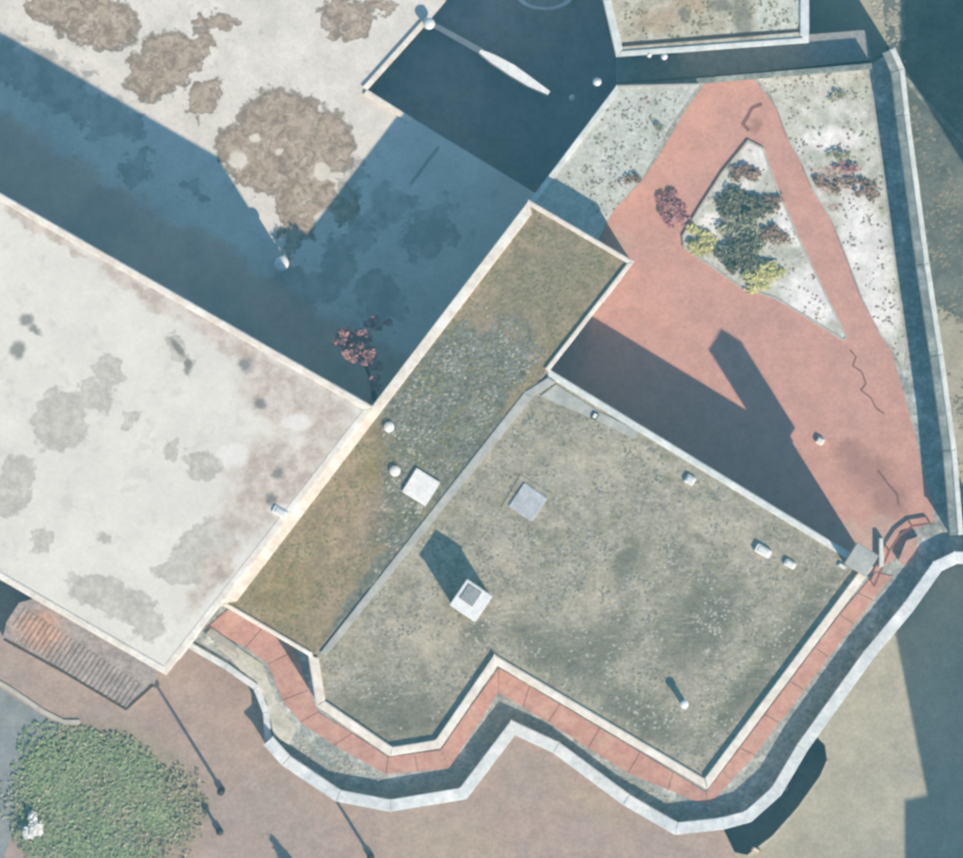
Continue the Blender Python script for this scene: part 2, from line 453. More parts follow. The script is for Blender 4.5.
def mat_north():
    b = NB('beige_roof')
    z = 2.9
    col = b.mix(b.ramp(b.noise(.6, 6, .62, off=(8, 8, 0)), .35, .65), S(196, 190, 170), S(178, 166, 144))
    col = b.mix(b.ramp(b.noise(2, 6, .7, off=(4, 2, 0)), .5, .7, 0, .6), col, S(160, 148, 126))
    br = b.blobs([(660, 20, 34, 16, 0), (690, 5, 20, 14, 0)], z, b.wobble(.6, 1.4, 6))
    col = b.mix(b.ramp(br, .4, 1.2, .7, 0), col, S(176, 152, 124))
    pl = b.blobs([(780, 12, 26, 34, 0)], z, b.wobble(.3, 1.4, 8))
    col = b.mix(b.ramp(pl, .8, 1.1, .8, 0), col, S(200, 202, 190))
    dk = b.blobs([(742, 14, 12, 34, -8), (722, 6, 16, 8, 0), (686, 15, 6, 9, 0)], z, b.wobble(.4, 1.4, 3))
    col = b.mix(b.ramp(dk, .5, 1.15, .8, 0), col, S(124, 120, 108))
    return b.out(col, b.noise(7, 4, .7), .3, .03)
M['northroof'] = mat_north()

def mat_ground(fore, name, z):
    b = NB(name)
    taupe = b.mix(b.ramp(b.noise(.35, 6, .62), .35, .65), S(172, 157, 149), S(166, 155, 150))
    taupe = b.mix(b.ramp(b.noise(1.2, 6, .7, off=(3, 3, 0)), .5, .72, 0, .5), taupe, S(184, 166, 150))
    taupe = b.mix(b.ramp(b.noise(.25, 3, .5, off=(13, 3, 0)), .45, .65, 0, .5), taupe, S(160, 154, 150))
    beige = b.mix(b.ramp(b.noise(.3, 6, .6, off=(5, 5, 0)), .35, .65), S(180, 177, 160), S(170, 167, 152))
    beige = b.mix(b.ramp(b.noise(1.5, 6, .7, off=(7, 3, 0)), .5, .72, 0, .4), beige, S(188, 184, 168))
    col = taupe if fore else beige
    if fore:
        gm = b.blobs([(100, 800, 105, 80, 18)], z, b.wobble(1.2, .9, 12))
        col = b.mix(b.ramp(gm, .75, 1.2, .7, 0), col, b.mix(b.ramp(b.noise(2.2, 5, .7), .4, .6), S(126, 136, 110), S(156, 150, 130)))
    wa = b.blobs([(450, 850, 70, 40, 10), (590, 800, 50, 12, 30)], z, b.wobble(1, .6, 3))
    col = b.mix(b.ramp(wa, .3, 1.3, .5, 0), col, S(176, 168, 148))
    # darker patches at set spots
    dk = b.blobs([(205, 665, 60, 20, 25), (165, 720, 26, 24, 0), (225, 690, 20, 24, 0)], z, b.wobble(.8, .9, 4))
    col = b.mix(b.ramp(dk, .4, 1.2, .4, 0), col, S(146, 132, 130))
    d2 = b.blobs([(905, 640, 8, 40, -30), (925, 330, 50, 60, 0)], z, b.wobble(.6, .8, 6))
    col = b.mix(b.ramp(d2, .4, 1.2, .35, 0), col, S(150, 148, 138))
    sp = b.noise(8, 4, .75, off=(2, 8, 1))
    col = b.mix(b.ramp(sp, .42, .75, 0, .35), col, S(140, 132, 122))
    return b.out(col, sp, .25, .02)
FZ = -0.6
M['ground'] = mat_ground(False, 'ground_paving', GZ)
M['forecourt'] = mat_ground(True, 'forecourt_paving', FZ)
M['asphalt'] = simple('worn_asphalt', S(138, 142, 136), S(118, 124, 120), .8, c3=S(158, 158, 146), fine=.12)
M['pathgrey'] = simple('grey_path', S(146, 148, 146), S(134, 138, 138), .8, fine=.1)
M['kerb'] = simple('pale_kerb', S(192, 188, 178), S(176, 170, 160), 2, fine=.08)
M['pitfloor'] = simple('dark_yard_surface', S(150, 150, 158), S(136, 140, 150), .7, fine=.06)

def mat_leanto():
    b = NB('pinkish_sheet_roof')
    z = 1.9
    col = b.mix(b.ramp(b.noise(1.2, 6, .65), .35, .65), S(168, 156, 150), S(150, 138, 134))
    e = b.blobs([(40, 632, 34, 22, 30), (48, 620, 18, 12, 30)], z, b.wobble(.6, 1.3, 2))
    col = b.mix(b.ramp(e, .2, 1.2, .75, 0), col, S(196, 152, 128))
    col = b.mix(b.ramp(b.noise(7, 4, .7), .5, .7, 0, .5), col, S(196, 186, 176))
    return b.out(col, b.noise(7, 4, .7), .4, .03)
M['leanto'] = mat_leanto()

def leafmat(name, cols, rough=.7):
    b = NB(name, rough)
    r = b.n('ShaderNodeValToRGB')
    b.l(b.geo.outputs['Random Per Island'], r.inputs[0])
    cr = r.color_ramp
    while len(cr.elements) < len(cols): cr.elements.new(.5)
    for i, c in enumerate(cols):
        cr.elements[i].position = i / max(1, len(cols) - 1)
        cr.elements[i].color = (*c, 1)
    col = b.mix(b.ramp(b.noise(1.3, 4, .6), .35, .65, 0, .5), r.outputs[0], cols[0])
    b.b.inputs['Transmission Weight'].default_value = 0
    return b.out(col)
M['leaf_green'] = leafmat('green_leaves', [S(116, 138, 106), S(124, 146, 114), S(134, 150, 124), S(146, 152, 132), S(124, 146, 116)])
M['leaf_dark'] = leafmat('dark_leaves', [S(76, 78, 66), S(94, 96, 82), S(112, 112, 94), S(140, 138, 114)])
M['leaf_olive'] = leafmat('olive_leaves', [S(150, 146, 116), S(164, 158, 130), S(178, 168, 146)])
M['leaf_mid'] = leafmat('greygreen_leaves', [S(126, 128, 108), S(148, 150, 126), S(172, 168, 146)])
M['leaf_yellow'] = leafmat('yellow_leaves', [S(156, 154, 100), S(178, 174, 120), S(196, 190, 142)])
M['leaf_brown'] = leafmat('dry_brown_leaves', [S(108, 88, 76), S(136, 112, 98), S(168, 146, 130)])
M['leaf_plum'] = leafmat('plum_leaves', [S(120, 82, 84), S(146, 104, 106), S(170, 130, 128), S(134, 92, 98)])
M['leaf_white'] = leafmat('white_blossom', [S(236, 236, 230), S(250, 248, 244)])

# ------------------------------------------------------------------ building maker
def windows(parent, p0, p1, z0, z1, n, zr, w_=1.3, h_=1.5):
    """a row of windows on the wall between two pixels"""
    a, b = P(*p0, zr), P(*p1, zr)
    d = (b - a); L = d.length
    if L < 3: return
    rz = math.atan2(d.y, d.x)
    k = max(1, int(L / n))
    zc = (z0 + z1) / 2
    for i in range(k):
        c = a + d * ((i + .5) / k)
        bm = bmesh.new()
        add_box(bm, (c.x, c.y, zc + h_ / 2 + .04), (w_ + .16, .12, .08), rz)
        add_box(bm, (c.x, c.y, zc - h_ / 2 - .04), (w_ + .16, .16, .08), rz)
        for s in (-1, 1):
            cc = c + d.normalized() * s * (w_ / 2 + .04)
            add_box(bm, (cc.x, cc.y, zc), (.08, .12, h_), rz)
        add_box(bm, (c.x, c.y, zc), (.06, .12, h_), rz)
        f = link_bm('window', bm, M['white'], parent)
        bm = bmesh.new()
        add_box(bm, (c.x, c.y, zc), (w_, .04, h_), rz)
        link_bm('pane', bm, M['glass'], f)

def building(name, label, poly, zb, zt, roofmat, wallmat, cop, cop_w=7, cop_h=.3, skip=(), wins=(), cops=None):
    """poly clockwise on screen. cop: material; per-edge coping boxes inside the outline"""
    c = P(sum(p[0] for p in poly) / len(poly), sum(p[1] for p in poly) / len(poly), zb)
    t = thing(name, label, 'building', c)
    prism('wall', poly, zb, zt - .02, wallmat, t, zref=zt)
    prism('roof', offset_path(poly, 1.0, True), zt - .018, zt + .03, roofmat, t)
    n = len(poly)
    inn = offset_path(poly, cop_w, True)
    out = offset_path(poly, -1.0, True)
    for i in range(n):
        if i in skip: continue
        j = (i + 1) % n
        cw, cm, ch = (cops or {}).get(i, (cop_w, cop, cop_h))
        ii = offset_path(poly, cw, True) if cw != cop_w else inn
        bevelled('coping', [out[i], out[j], ii[j], ii[i]], zt - .1, zt + ch, M[cm], t, .04)
    for i, z0, z1, sp in wins:
        windows(t, poly[i], poly[(i + 1) % n], z0, z1, sp, zt)
    return t

# ------------------------------------------------------------------ setting
# ground with a hole for the light well
WELL = [(712, 822), (770, 786), (806, 738), (817, 737), (825, 745), (827, 760), (820, 776), (797, 808), (772, 836), (747, 855), (734, 852), (720, 840)]
bm = bmesh.new()
G = 1500
outer = [bm.verts.new((x, y, GZ)) for x, y in ((-G, -G), (G, -G), (G, G), (-G, G))]
inner = [bm.verts.new(P(x, y, GZ)) for x, y in WELL]
ed = [bm.edges.new((outer[i], outer[(i + 1) % 4])) for i in range(4)] + [bm.edges.new((inner[i], inner[(i + 1) % len(inner)])) for i in range(len(inner))]
bmesh.ops.triangle_fill(bm, use_beauty=True, edges=ed)
for f in bm.faces:
    if f.normal.z < 0: f.normal_flip()
tag(link_bm('ground', bm, M['ground']), kind='structure')

tag(sheet('yard', [(350, -160), (610, -160), (617, 60), (617, 92), (535, 195), (365, 100), (425, 22)], GZ + .02, M['pitfloor']), kind='structure')
tag(sheet('road', [(866, -200), (1060, -200), (1060, 210), (985, 330), (925, 300), (890, 90)], GZ + .008, M['asphalt']), kind='structure')
tag(sheet('path', [(-160, 600), (-20, 676), (44, 716), (62, 726), (30, 770), (4, 858), (-20, 960), (-160, 960)], FZ + .008, M['pathgrey']), kind='structure')

FC = [(-1200, 500), (100, 560), (300, 700), (600, 740), (722, 826), (742, 868), (770, 1100), (770, 2200), (-1200, 2200)]
tag(prism('forecourt', FC, GZ + .004, FZ, M['forecourt']), kind='structure')
# terrace podium
TER = [(214, 598), (180, 646), (196, 650), (226, 666), (256, 687), (266, 712), (268, 740), (286, 760), (338, 795), (390, 805), (463, 793), (513, 727),
       (556, 747), (626, 799), (676, 828), (722, 823), (748, 816), (776, 791), (802, 747), (868, 655), (908, 607), (937, 567), (964, 560), (957, 490), (936, 355),
       (922, 264), (902, 115), (897, 72), (888, 54), (872, 64), (617, 84), (569, 152), (534, 198), (420, 360)]
tag(prism('terrace', TER, GZ + .01, -.004, M['gutter']), kind='structure')
PINK = [(705, 84), (752, 78), (768, 96), (778, 112), (788, 140), (802, 165), (812, 190), (832, 222), (845, 255), (862, 300), (880, 335), (892, 352), (903, 390),
        (914, 430), (922, 470), (932, 500), (934, 522), (912, 530), (893, 560), (874, 574), (700, 560), (560, 470), (540, 380), (600, 280),
        (600, 236), (612, 212), (640, 183), (656, 160), (690, 104)]
BED = [(748, 140), (764, 148), (778, 188), (802, 243), (848, 338), (843, 341), (800, 314), (775, 299), (740, 288), (712, 268), (684, 249), (682, 236), (700, 206), (722, 172)]
tag(sheet('paving', PINK, .004, M['pink']), kind='structure')
t = thing('planting_bed', 'triangular pale gravel bed with shrubs, kerbed and ringed by pink paving', 'planting bed', P(760, 250, 0))
prism('soil', offset_path(BED, 2.0, True), .006, .10, M['gravelbed'], t)
wall_path('kerb', BED, 0, 2.0, .006, .14, M['kerb'], t, closed=True)
EB = [(752, 74), (862, 66), (873, 92), (888, 200), (896, 262), (908, 350), (905, 372), (893, 352), (880, 335), (862, 300), (845, 255), (832, 222), (812, 190), (802, 165), (788, 140), (778, 112), (768, 92)]
t = thing('planting_bed', 'long pale and brown gravel bed between pink path and east wall', 'planting bed', P(860, 220, 0))
prism('soil', offset_path(EB, 1.5, True), .006, .08, M['gravelbed'], t)
wall_path('kerb', EB, 0, 1.5, .006, .11, M['kerb'], t, closed=True)

# courtyard deck
DECK = [(-220, -330), (740, -330), (428, 21), (366, 90), (540, 196), (372, 410), (-220, 140)]
DECK = [(-220, -200), (610, -200), (428, 21), (366, 90), (540, 196), (400, 430), (300, 430), (-220, 120)]
tag(prism('courtyard', DECK, GZ + .03, -.35, M['deck']), kind='structure')
t = thing('parapet_wall', 'thin white edge kerb of the courtyard above the dark yard', 'kerb', P(400, 60, -.35))
for a, b in (((428, 21), (366, 90)), ((366, 90), (412, 119))):
    bevelled('coping', offset_path([a, b], -1) + offset_path([a, b], 5)[::-1], -.345, -.2, M['cream'], t, .03)

# ------------------------------------------------------------------ buildings
SWZ = 10.65
SW = [(-240, 57), (373, 407.5), (166, 674), (-240, 440)]
building('flat_roof_building', 'large white-roofed building on the left with grey damp stains', SW, GZ, SWZ, M['whiteroof'], M['wall'], 'cream', 6, .1,
         wins=[(0, 5, 8, 3), (0, 1, 4, 3), (2, 5, 8, 3), (2, -3, 0, 3), (2, 1, 4, 3), (1, 6.5, 9, 3)], cops={1: (7, 'cream', .05)})
STZ = 5.75
ST = [(529, 201), (633, 262), (548, 371), (313, 657), (222, 604)]
building('flat_roof_building', 'narrow building with brown mossy flat roof between two wider roofs', ST, -.5, STZ, M['striproof'], M['wall'], 'cream', 6, .2,
         skip=(2,), wins=[(0, 1, 4, 2.5), (1, 1, 4, 2.5), (4, 1, 4, 3)], cops={4: (10, 'cream', .2), 1: (4, 'cream', .2), 0: (4, 'cream', .2), 3: (3.5, 'cream', .2)})
MNZ = 5.6
MN = [(547, 369), (872, 567), (707, 788), (497, 664), (440, 747), (390, 755), (317, 705), (309, 655)]
mb = building('flat_roof_building', 'widest grey-green flat-roofed building with stepped south side above walkway', MN, -.5, MNZ, M['mainroof'], M['wall'], 'cream', 8, .3,
         skip=(7,), wins=[(0, 1, 4, 2.6), (1, 1, 4, 2.6), (2, 1, 4, 2.6), (3, 1, 4, 2.6), (5, 1, 4, 2.6)],
         cops={0: (6, 'pale', .16), 6: (9, 'cream', .3), 2: (7, 'cream', .22)})
# flashing seam between the two roofs
bevelled('flashing', [(524, 392), (533, 397), (326, 656), (320, 652)], MNZ, MNZ + .24, M['flash'], mb, .04)
bevelled('flashing', [(548, 377), (556, 382), (533, 397), (524, 392)], MNZ, MNZ + .24, M['flash'], mb, .04)
bevelled('edge_strip', [(556, 384), (600, 412), (640, 431), (634, 439), (596, 420), (540, 396)], MNZ + .02, MNZ + .09, M['flash'], mb, .02)

NZ = 3.3
NB_ = [(596, -60), (808, -70), (808, 42), (617, 56), (604, 0)]
building('flat_roof_building', 'small beige-roofed building at the top between dark yard and road', NB_, GZ, NZ, M['northroof'], M['wall'], 'pale', 6, .18,
         wins=[(1, -1, 2, 3)], cops={3: (7, 'pale', .18), 4: (7, 'pale', .18), 1: (8, 'bluepale', .18), 2: (5, 'pale', .12)})
nb = thing('roof_gutter', 'thin dark gutter line crossing the small beige roof', 'gutter', P(700, 40, NZ))
prism('channel', [(622, 43), (745, 33), (803, 29), (803, 32), (745, 37), (622, 47)], NZ + .03, NZ + .06, M['dark'], nb)
# raised bed
RBZ = 3.3
RB = [(617, 86), (700, 84), (668, 130), (642, 180), (614, 210), (598, 241), (529, 203)]
c = P(610, 150, 0)
t = thing('raised_planter', 'pale raised bed with white edge beside the dark yard', 'raised bed', c)
prism('wall', RB, -4, RBZ - .05, M['wall2'], t, zref=RBZ)
prism('soil', offset_path(RB, .5, True), RBZ - .048, RBZ, M['raisedbed'], t)
out_, in_ = offset_path(RB, -1, True), offset_path(RB, 5, True)
bevelled('coping', [out_[6], out_[0], in_[0], in_[6]], RBZ - .1, RBZ + .12, M['pale'], t, .03)
in_ = offset_path(RB, 2, True)
bevelled('coping', [out_[0], out_[1], in_[1], in_[0]], RBZ - .1, RBZ + .1, M['kerb'], t, .03)

# ------------------------------------------------------------------ parapets of the terrace
SP = [(186, 643), (226, 666), (256, 687), (266, 712), (268, 740)]
t = thing('parapet_wall', 'low pale wall edging gravel beside the west end of the walkway', 'wall', P(250, 690, 0))
wall_path('wall', SP, -2.5, 2.5, -.3, .2, M['wall2'], t)
a, b = offset_path(SP, -3.2), offset_path(SP, 3.2)
for i in range(len(SP) - 1):
    bevelled('coping', [a[i], a[i + 1], b[i + 1], b[i]], .2, .28, M['bluepale'], t, .03)
SP2 = [(268, 740), (286, 760), (338, 795), (390, 805), (463, 793), (513, 727), (556, 747), (626, 799), (676, 828), (722, 823), (748, 816), (776, 791), (802, 747), (868, 655), (908, 607), (937, 566), (956, 557), (1010, 560)]
t = thing('parapet_wall', 'long white-topped parapet zigzagging around the southern walkway', 'wall', P(600, 780, 0))
wall_path('wall', SP2, -4.5, 4.5, GZ, .75, M['wall2'], t)
a, b = offset_path(SP2, -6.0), offset_path(SP2, 6.5)
for i in range(len(SP2) - 1):
    bevelled('coping', [a[i], a[i + 1], b[i + 1], b[i]], .75, .86, M['bluepale'], t, .04)
# right-hand wall
RP = [(889, 50), (898, 70), (903, 115), (923, 264), (937, 355), (950, 450), (957, 535)]
t = thing('parapet_wall', 'tall weathered grey wall along the east side of the terrace', 'wall', P(920, 300, 0))
wall_path('wall', RP, -5.5, 6, GZ, 1.7, M['wall2'], t)
a, b, c2 = offset_path(RP, -6.5), offset_path(RP, 4.5), offset_path(RP, 7.5)
for i in range(len(RP) - 1):
    bevelled('coping', [a[i], a[i + 1], offset_path(RP, -1)[i + 1], offset_path(RP, -1)[i]], 1.7, 1.84, M['pale'], t, .04)
    bevelled('coping', [offset_path(RP, -.8)[i], offset_path(RP, -.8)[i + 1], c2[i + 1], c2[i]], 1.7, 1.79, M['dullcoping'], t, .04)
# north parapet
NP = [(872, 66), (745, 77), (618, 88)]
t = thing('parapet_wall', 'thin grey parapet on the north side of the terrace, below beige roof', 'wall', P(745, 77, 0))
wall_path('wall', NP, -2.5, 2.5, -.3, 1.05, M['wall2'], t)
a, b = offset_path(NP, -3.2), offset_path(NP, 3.2)
for i in range(len(NP) - 1):
    bevelled('coping', [a[i], a[i + 1], b[i + 1], b[i]], 1.05, 1.13, M['dullcoping'], t, .03)
# passage floor between terrace and the small building
tag(prism('passage', [(617, 50), (866, 30), (872, 60), (745, 73), (617, 83)], GZ + .015, -.02, M['grey']), kind='structure')

# wall stub in the dark yard whose sloping top catches the sun
t = thing('yard_wall', 'white-topped wall standing in the dark yard and catching the sun', 'wall', P(490, 58, GZ))
bm = bmesh.new()
def zsh(x, y):      # height of the shade at that spot
    return RBZ - (542 - (.8 * x + .6 * y)) / .92 * MPP * TAN
tops = [[(432, 24, .13), (482, 52, .16)], [(480, 51, .08), (492, 58, .2), (512, 70, .27), (530, 82, .22), (549, 93, .10)]]
for pts, zt_ in zip(tops, (-4.6, 2.2)):
    va = []
    for x, y, hw in pts:
        q = P(x, y, zt_)
        n_ = Vector((.52, .85, 0)) * hw
        va.append([bm.verts.new((q.x + sx * n_.x, q.y + sx * n_.y, zz_)) for sx, zz_ in ((-1, GZ), (-1, zt_), (1, zt_), (1, GZ))])
    for a, b in zip(va, va[1:]):
        for i in range(4):
            bm.faces.new((a[i], b[i], b[(i + 1) % 4], a[(i + 1) % 4]))
    bm.faces.new(va[0]); bm.faces.new(va[-1][::-1])
link_bm('wall', bm, M['white'], t)
def lamp(px, py, z, label, h, r=.12, group=None, name='lamp', mat='white', headr=.2):
    c = P(px, py, z)
    t = thing(name, label, 'lamp', c, group)
    bm = bmesh.new(); add_lathe(bm, c, [(r, 0), (r, .25), (r * .6, .3), (r * .5, h)], 12)
    link_bm('post', bm, M['dark'], t, True)
    bm = bmesh.new(); add_lathe(bm, c, [(headr * .6, h), (headr, h + .08), (headr, h + .2), (headr * .5, h + .3), (.02, h + .33)], 16)
    link_bm('lamp_head', bm, M[mat], t, True)
    return t
lamp(429, 24, -.35, 'white-headed light on courtyard corner at edge of dark yard', .4, .08, headr=.3)
lamp(597, 82, RBZ - 1.2, 'small pale light in the yard near the raised bed corner', .6, .06, mat='bluepale', headr=.22)
lamp(572, 98, RBZ - 3.2, 'small pale light in the yard beside the end of the white-topped wall', .6, .06, mat='bluepale', headr=.15)
lamp(649, 55.5, NZ - .9, 'left one of two small white lights on the beige roof edge', .75, .06, headr=.13, group='pair of lights on the beige roof edge')
lamp(664, 57, NZ - .9, 'right one of two small white lights on the beige roof edge', .75, .06, headr=.17, group='pair of lights on the beige roof edge')

# white curved canopy in the dark yard at the top
t = thing('curved_canopy', 'pale curved canopy edge in the dark yard at the top of the frame', 'canopy', P(540, -12, GZ))
bm = bmesh.new()
N = 20
for k in range(N):
    a0, a1 = math.pi * k / N, math.pi * (k + 1) / N
    q = []
    for a_, rr in ((a0, 1), (a1, 1), (a1, .8), (a0, .8)):
        q.append(P(545 + 28 * rr * math.cos(a_), -4 + 14 * rr * math.sin(a_), -3))
    add_prism(bm, q, -3.2, -3.0)
link_bm('rim', bm, M['bluepale'], t)
prism('glazing', [(545 + 22 * math.cos(math.pi * k / 10), -4 + 11 * math.sin(math.pi * k / 10)) for k in range(11)], -3.15, -3.08, M['grey'], t)
for x in (520, 570):
    bm = bmesh.new(); add_lathe(bm, P(x, -3, GZ), [(.07, 0), (.07, 2.4)], 10); link_bm('post', bm, M['grey'], t)

# ------------------------------------------------------------------ walkway slabs
IN1 = [(228, 609), (262, 628), (296, 650), (309, 690), (318, 712), (352, 733), (388, 757), (441, 750), (470, 708), (499, 668), (560, 704), (640, 752), (706, 792), (740, 748), (790, 681), (840, 614), (876, 572)]
OUT1 = [(206, 628), (246, 647), (268, 664), (282, 700), (300, 722), (334, 745), (386, 774), (449, 768), (478, 724), (498, 692), (548, 722), (628, 773), (708, 806), (755, 755), (804, 690), (854, 624), (892, 576)]
t = thing('walkway', 'narrow pink slab walkway following the stepped south side of the building', 'walkway', P(500, 740, 0))
prev = None
jn = .7
for i in range(len(IN1) - 1):
    a0, a1, b0, b1 = Vector(IN1[i]), Vector(IN1[i + 1]), Vector(OUT1[i]), Vector(OUT1[i + 1])
    L = ((a1 - a0).length + (b1 - b0).length) / 2
    k = max(1, round(L / 38))
    for j in range(k):
        f0, f1 = j / k + jn / 2 / L, (j + 1) / k - jn / 2 / L
        q = [a0.lerp(a1, f0), a0.lerp(a1, f1), b0.lerp(b1, f1), b0.lerp(b1, f0)]
        prism('slab', [tuple(v) for v in q], -.003, .05 + .006 * ((i + j) % 3), M['redpart'], t)
# gravel patch west end
t = thing('planting_bed', 'narrow grey-green gravel strip beside the west end of the walkway', 'planting bed', P(240, 665, 0))
prism('soil', [(212, 640), (228, 640), (262, 664), (276, 700), (296, 728), (290, 745), (274, 736), (266, 700), (252, 682)], 0, .09, M['gravelbed'], t)
bevelled('step', [(205, 634), (211, 627), (238, 646), (233, 652)], 0, .16, M['wall2'], t)
bevelled('step', [(214, 642), (222, 638), (240, 655), (234, 660)], 0, .12, M['kerb'], t)

# curved dark rail near east corner
t = thing('curved_rail', 'dark curved rail at the east corner of the pink terrace', 'rail', P(905, 535, 0))
arc = [(874, 586), (881, 570), (889, 551), (899, 536), (912, 526), (930, 523)]
wall_path('rail', arc, -1.2, 1.2, .32, .42, M['rust'], t)
for x, y in arc[:-1:2] + [arc[-1]]:
    bm = bmesh.new(); add_lathe(bm, P(x, y, 0), [(.04, 0), (.04, .33)], 8); link_bm('post', bm, M['dark'], t)
t = thing('pale_post', 'short pale upright wall end beside the dark curved rail', 'post', P(881, 555, 0))
bevelled('post', [(879, 538), (883, 538), (884, 566), (879, 568)], 0, .5, M['pale'], t)
t = thing('stone_block', 'pinkish stone block inside the dark curved rail', 'block', P(905, 548, 0))
bevelled('block', [(898, 560), (906, 540), (918, 536), (916, 550), (904, 566)], 0, .45, M['redpart'], t)

# cracks and marks in the pink paving
def ribbon(name, label, pts, wd, z=.011, mat='rust'):
    t = thing(name, label, 'mark', P(*pts[0], z))
    a, b = offset_path(pts, -wd / 2), offset_path(pts, wd / 2)
    bm = bmesh.new()
    for i in range(len(pts) - 1):
        add_prism(bm, [P(*a[i], z), P(*a[i + 1], z), P(*b[i + 1], z), P(*b[i], z)], z - .006, z + .006 + .001 * i)
    link_bm('sealant', bm, M[mat], t)
ribbon('sealed_crack', 'dark angle-shaped mark on pink path near the north parapet', [(762, 104), (752, 108), (747, 118), (743, 124), (749, 131)], 3.4)
ribbon('sealed_crack', 'wavering dark crack down the pink path near the east wall', [(850, 350), (856, 357), (853, 366), (862, 372), (866, 384), (861, 390), (871, 398), (876, 408), (884, 414)], 1.5)
ribbon('sealed_crack', 'short dark crack curving toward the east corner of the terrace', [(878, 470), (888, 484), (897, 494), (899, 505)], 2.2)

# ------------------------------------------------------------------ roof things
def vent_box(px, py, z, half, h, label, top='white', side='white', rot=32, cat='roof vent', group=None, lid=True):
    c = P(px, py, z)
    t = thing('roof_vent', label, cat, c, group)
    s = half * 2 * MPP
    bm = bmesh.new(); add_box(bm, (c.x, c.y, z + h / 2), (s * .86, s * .86, h), R(-rot))
    link_bm('body', bm, M[side], t)
    bm = bmesh.new(); add_box(bm, (c.x, c.y, z + h + .05), (s, s, .1), R(-rot))
    bmesh.ops.bevel(bm, geom=bm.edges[:], offset=.025, segments=2, affect='EDGES')
    link_bm('lid', bm, M[top], t)
    return t
vent_box(421, 487, STZ, 14, .12, 'square white roof hatch on the mossy narrow roof', cat='roof hatch')
t = thing('roof_vent', 'square grey skylight flush in the grey-green roof', 'skylight', P(527, 500, MNZ))
c = P(527, 500, MNZ)
bm = bmesh.new(); add_box(bm, (c.x, c.y, MNZ + .04), (1.85, 1.85, .06), R(-30)); link_bm('kerb', bm, M['mainroof'], t)
bm = bmesh.new()
c = P(528, 502, MNZ); s = .72
add_box(bm, (c.x, c.y, MNZ + .1), (s * 2, s * 2, .14), R(-34)); bmesh.ops.bevel(bm, geom=bm.edges[:], offset=.05, segments=3, affect='EDGES')
link_bm('dome', bm, M['glassgrey'], t)
# tall shaft on main roof
c = P(471, 600, MNZ)
t = thing('chimney', 'tall square white-topped shaft casting a long shadow on the grey-green roof', 'chimney', c)
bm = bmesh.new(); add_box(bm, (c.x, c.y, MNZ + 1.05), (1.42, 1.42, 2.1), R(-34)); link_bm('shaft', bm, M['wall'], t)
bm = bmesh.new(); add_box(bm, (c.x, c.y, MNZ + 2.17), (1.56, 1.56, .14), R(-34)); bmesh.ops.bevel(bm, geom=bm.edges[:], offset=.04, segments=2, affect='EDGES'); link_bm('lid', bm, M['white'], t)
bm = bmesh.new(); add_box(bm, (c.x - .02, c.y + .26, MNZ + 2.27), (.78, .86, .07), R(-34)); bmesh.ops.bevel(bm, geom=bm.edges[:], offset=.02, segments=2, affect='EDGES'); link_bm('grille', bm, M['grey'], t)
# pier at the east corner whose shadow stands out beyond the roof's
c = P(860, 559, MNZ)
t = thing('chimney', 'tall grey pier on the east corner of the grey-green roof', 'chimney', c)
bm = bmesh.new(); add_box(bm, (c.x, c.y, MNZ + 1.85), (1.2, 1.2, 3.7), R(-32)); link_bm('shaft', bm, M['concreteblock'], t)
bm = bmesh.new(); add_box(bm, (c.x, c.y, MNZ + 3.76), (1.26, 1.26, .12), R(-32)); bmesh.ops.bevel(bm, geom=bm.edges[:], offset=.03, segments=2, affect='EDGES'); link_bm('cap', bm, M['flash'], t)

def pipe(px, py, z, r, h, label, mat='white', group=None):
    c = P(px, py, z)
    t = thing('vent_pipe', label, 'vent pipe', c, group)
    bm = bmesh.new(); add_lathe(bm, c, [(r * .7, 0), (r * .7, h)], 14); link_bm('pipe', bm, M['grey'], t, False)
    bm = bmesh.new(); add_lathe(bm, c, [(r, h), (r, h + .1), (r * .6, h + .17), (.02, h + .2)], 16); link_bm('cap', bm, M[mat], t, False)
pipe(389, 427, STZ, .26, .12, 'round white vent higher up the narrow mossy roof', group='round white vents on the mossy roof')
pipe(395, 471, STZ, .27, .12, 'round white vent beside the square white hatch', group='round white vents on the mossy roof')
pipe(684, 704, MNZ, .22, .95, 'small white vent pipe with a long shadow near the south corner')
pipe(282, 264, -.35, .36, 2.1, 'white-capped round vent at the point of the courtyard shadow')
def lump(px, py, z, sx, sy, h, label, mat='white', cat='roof block', name='roof_block'):
    c = P(px, py, z)
    t = thing(name, label, cat, c)
    bm = bmesh.new(); add_box(bm, (c.x, c.y, z + h / 2), (sx * MPP, sy * MPP, h), R(-30))
    bmesh.ops.bevel(bm, geom=bm.edges[:], offset=.04, segments=2, affect='EDGES'); link_bm('body', bm, M[mat], t)
    bm = bmesh.new(); add_box(bm, (c.x, c.y, z + h + .02), (sx * MPP * .6, sy * MPP * .6, .05), R(-30)); link_bm('lid', bm, M['pale'], t)
lump(763, 551, MNZ, 17, 9, .3, 'larger white block near the east corner of the grey-green roof')
lump(790, 564, MNZ, 12, 7, .25, 'smaller white block nearest the east corner pier')
lump(690, 480, MNZ, 10, 9, .25, 'small white block close to the north coping of the roof')
lump(842, 566, MNZ, 10, 5, .15, 'small pale slab tucked beside the east corner pier', 'glassgrey')
lump(595, 416, MNZ, 6, 8, .2, 'small dark block near the north coping of the roof', 'dark')
lump(280, 512, SWZ, 16, 8, .15, 'low white slab near the right edge of the white roof')
lump(820, 441, 0, 8, 7, .25, 'small white block standing on the pink paving', name='floor_block', cat='floor block')

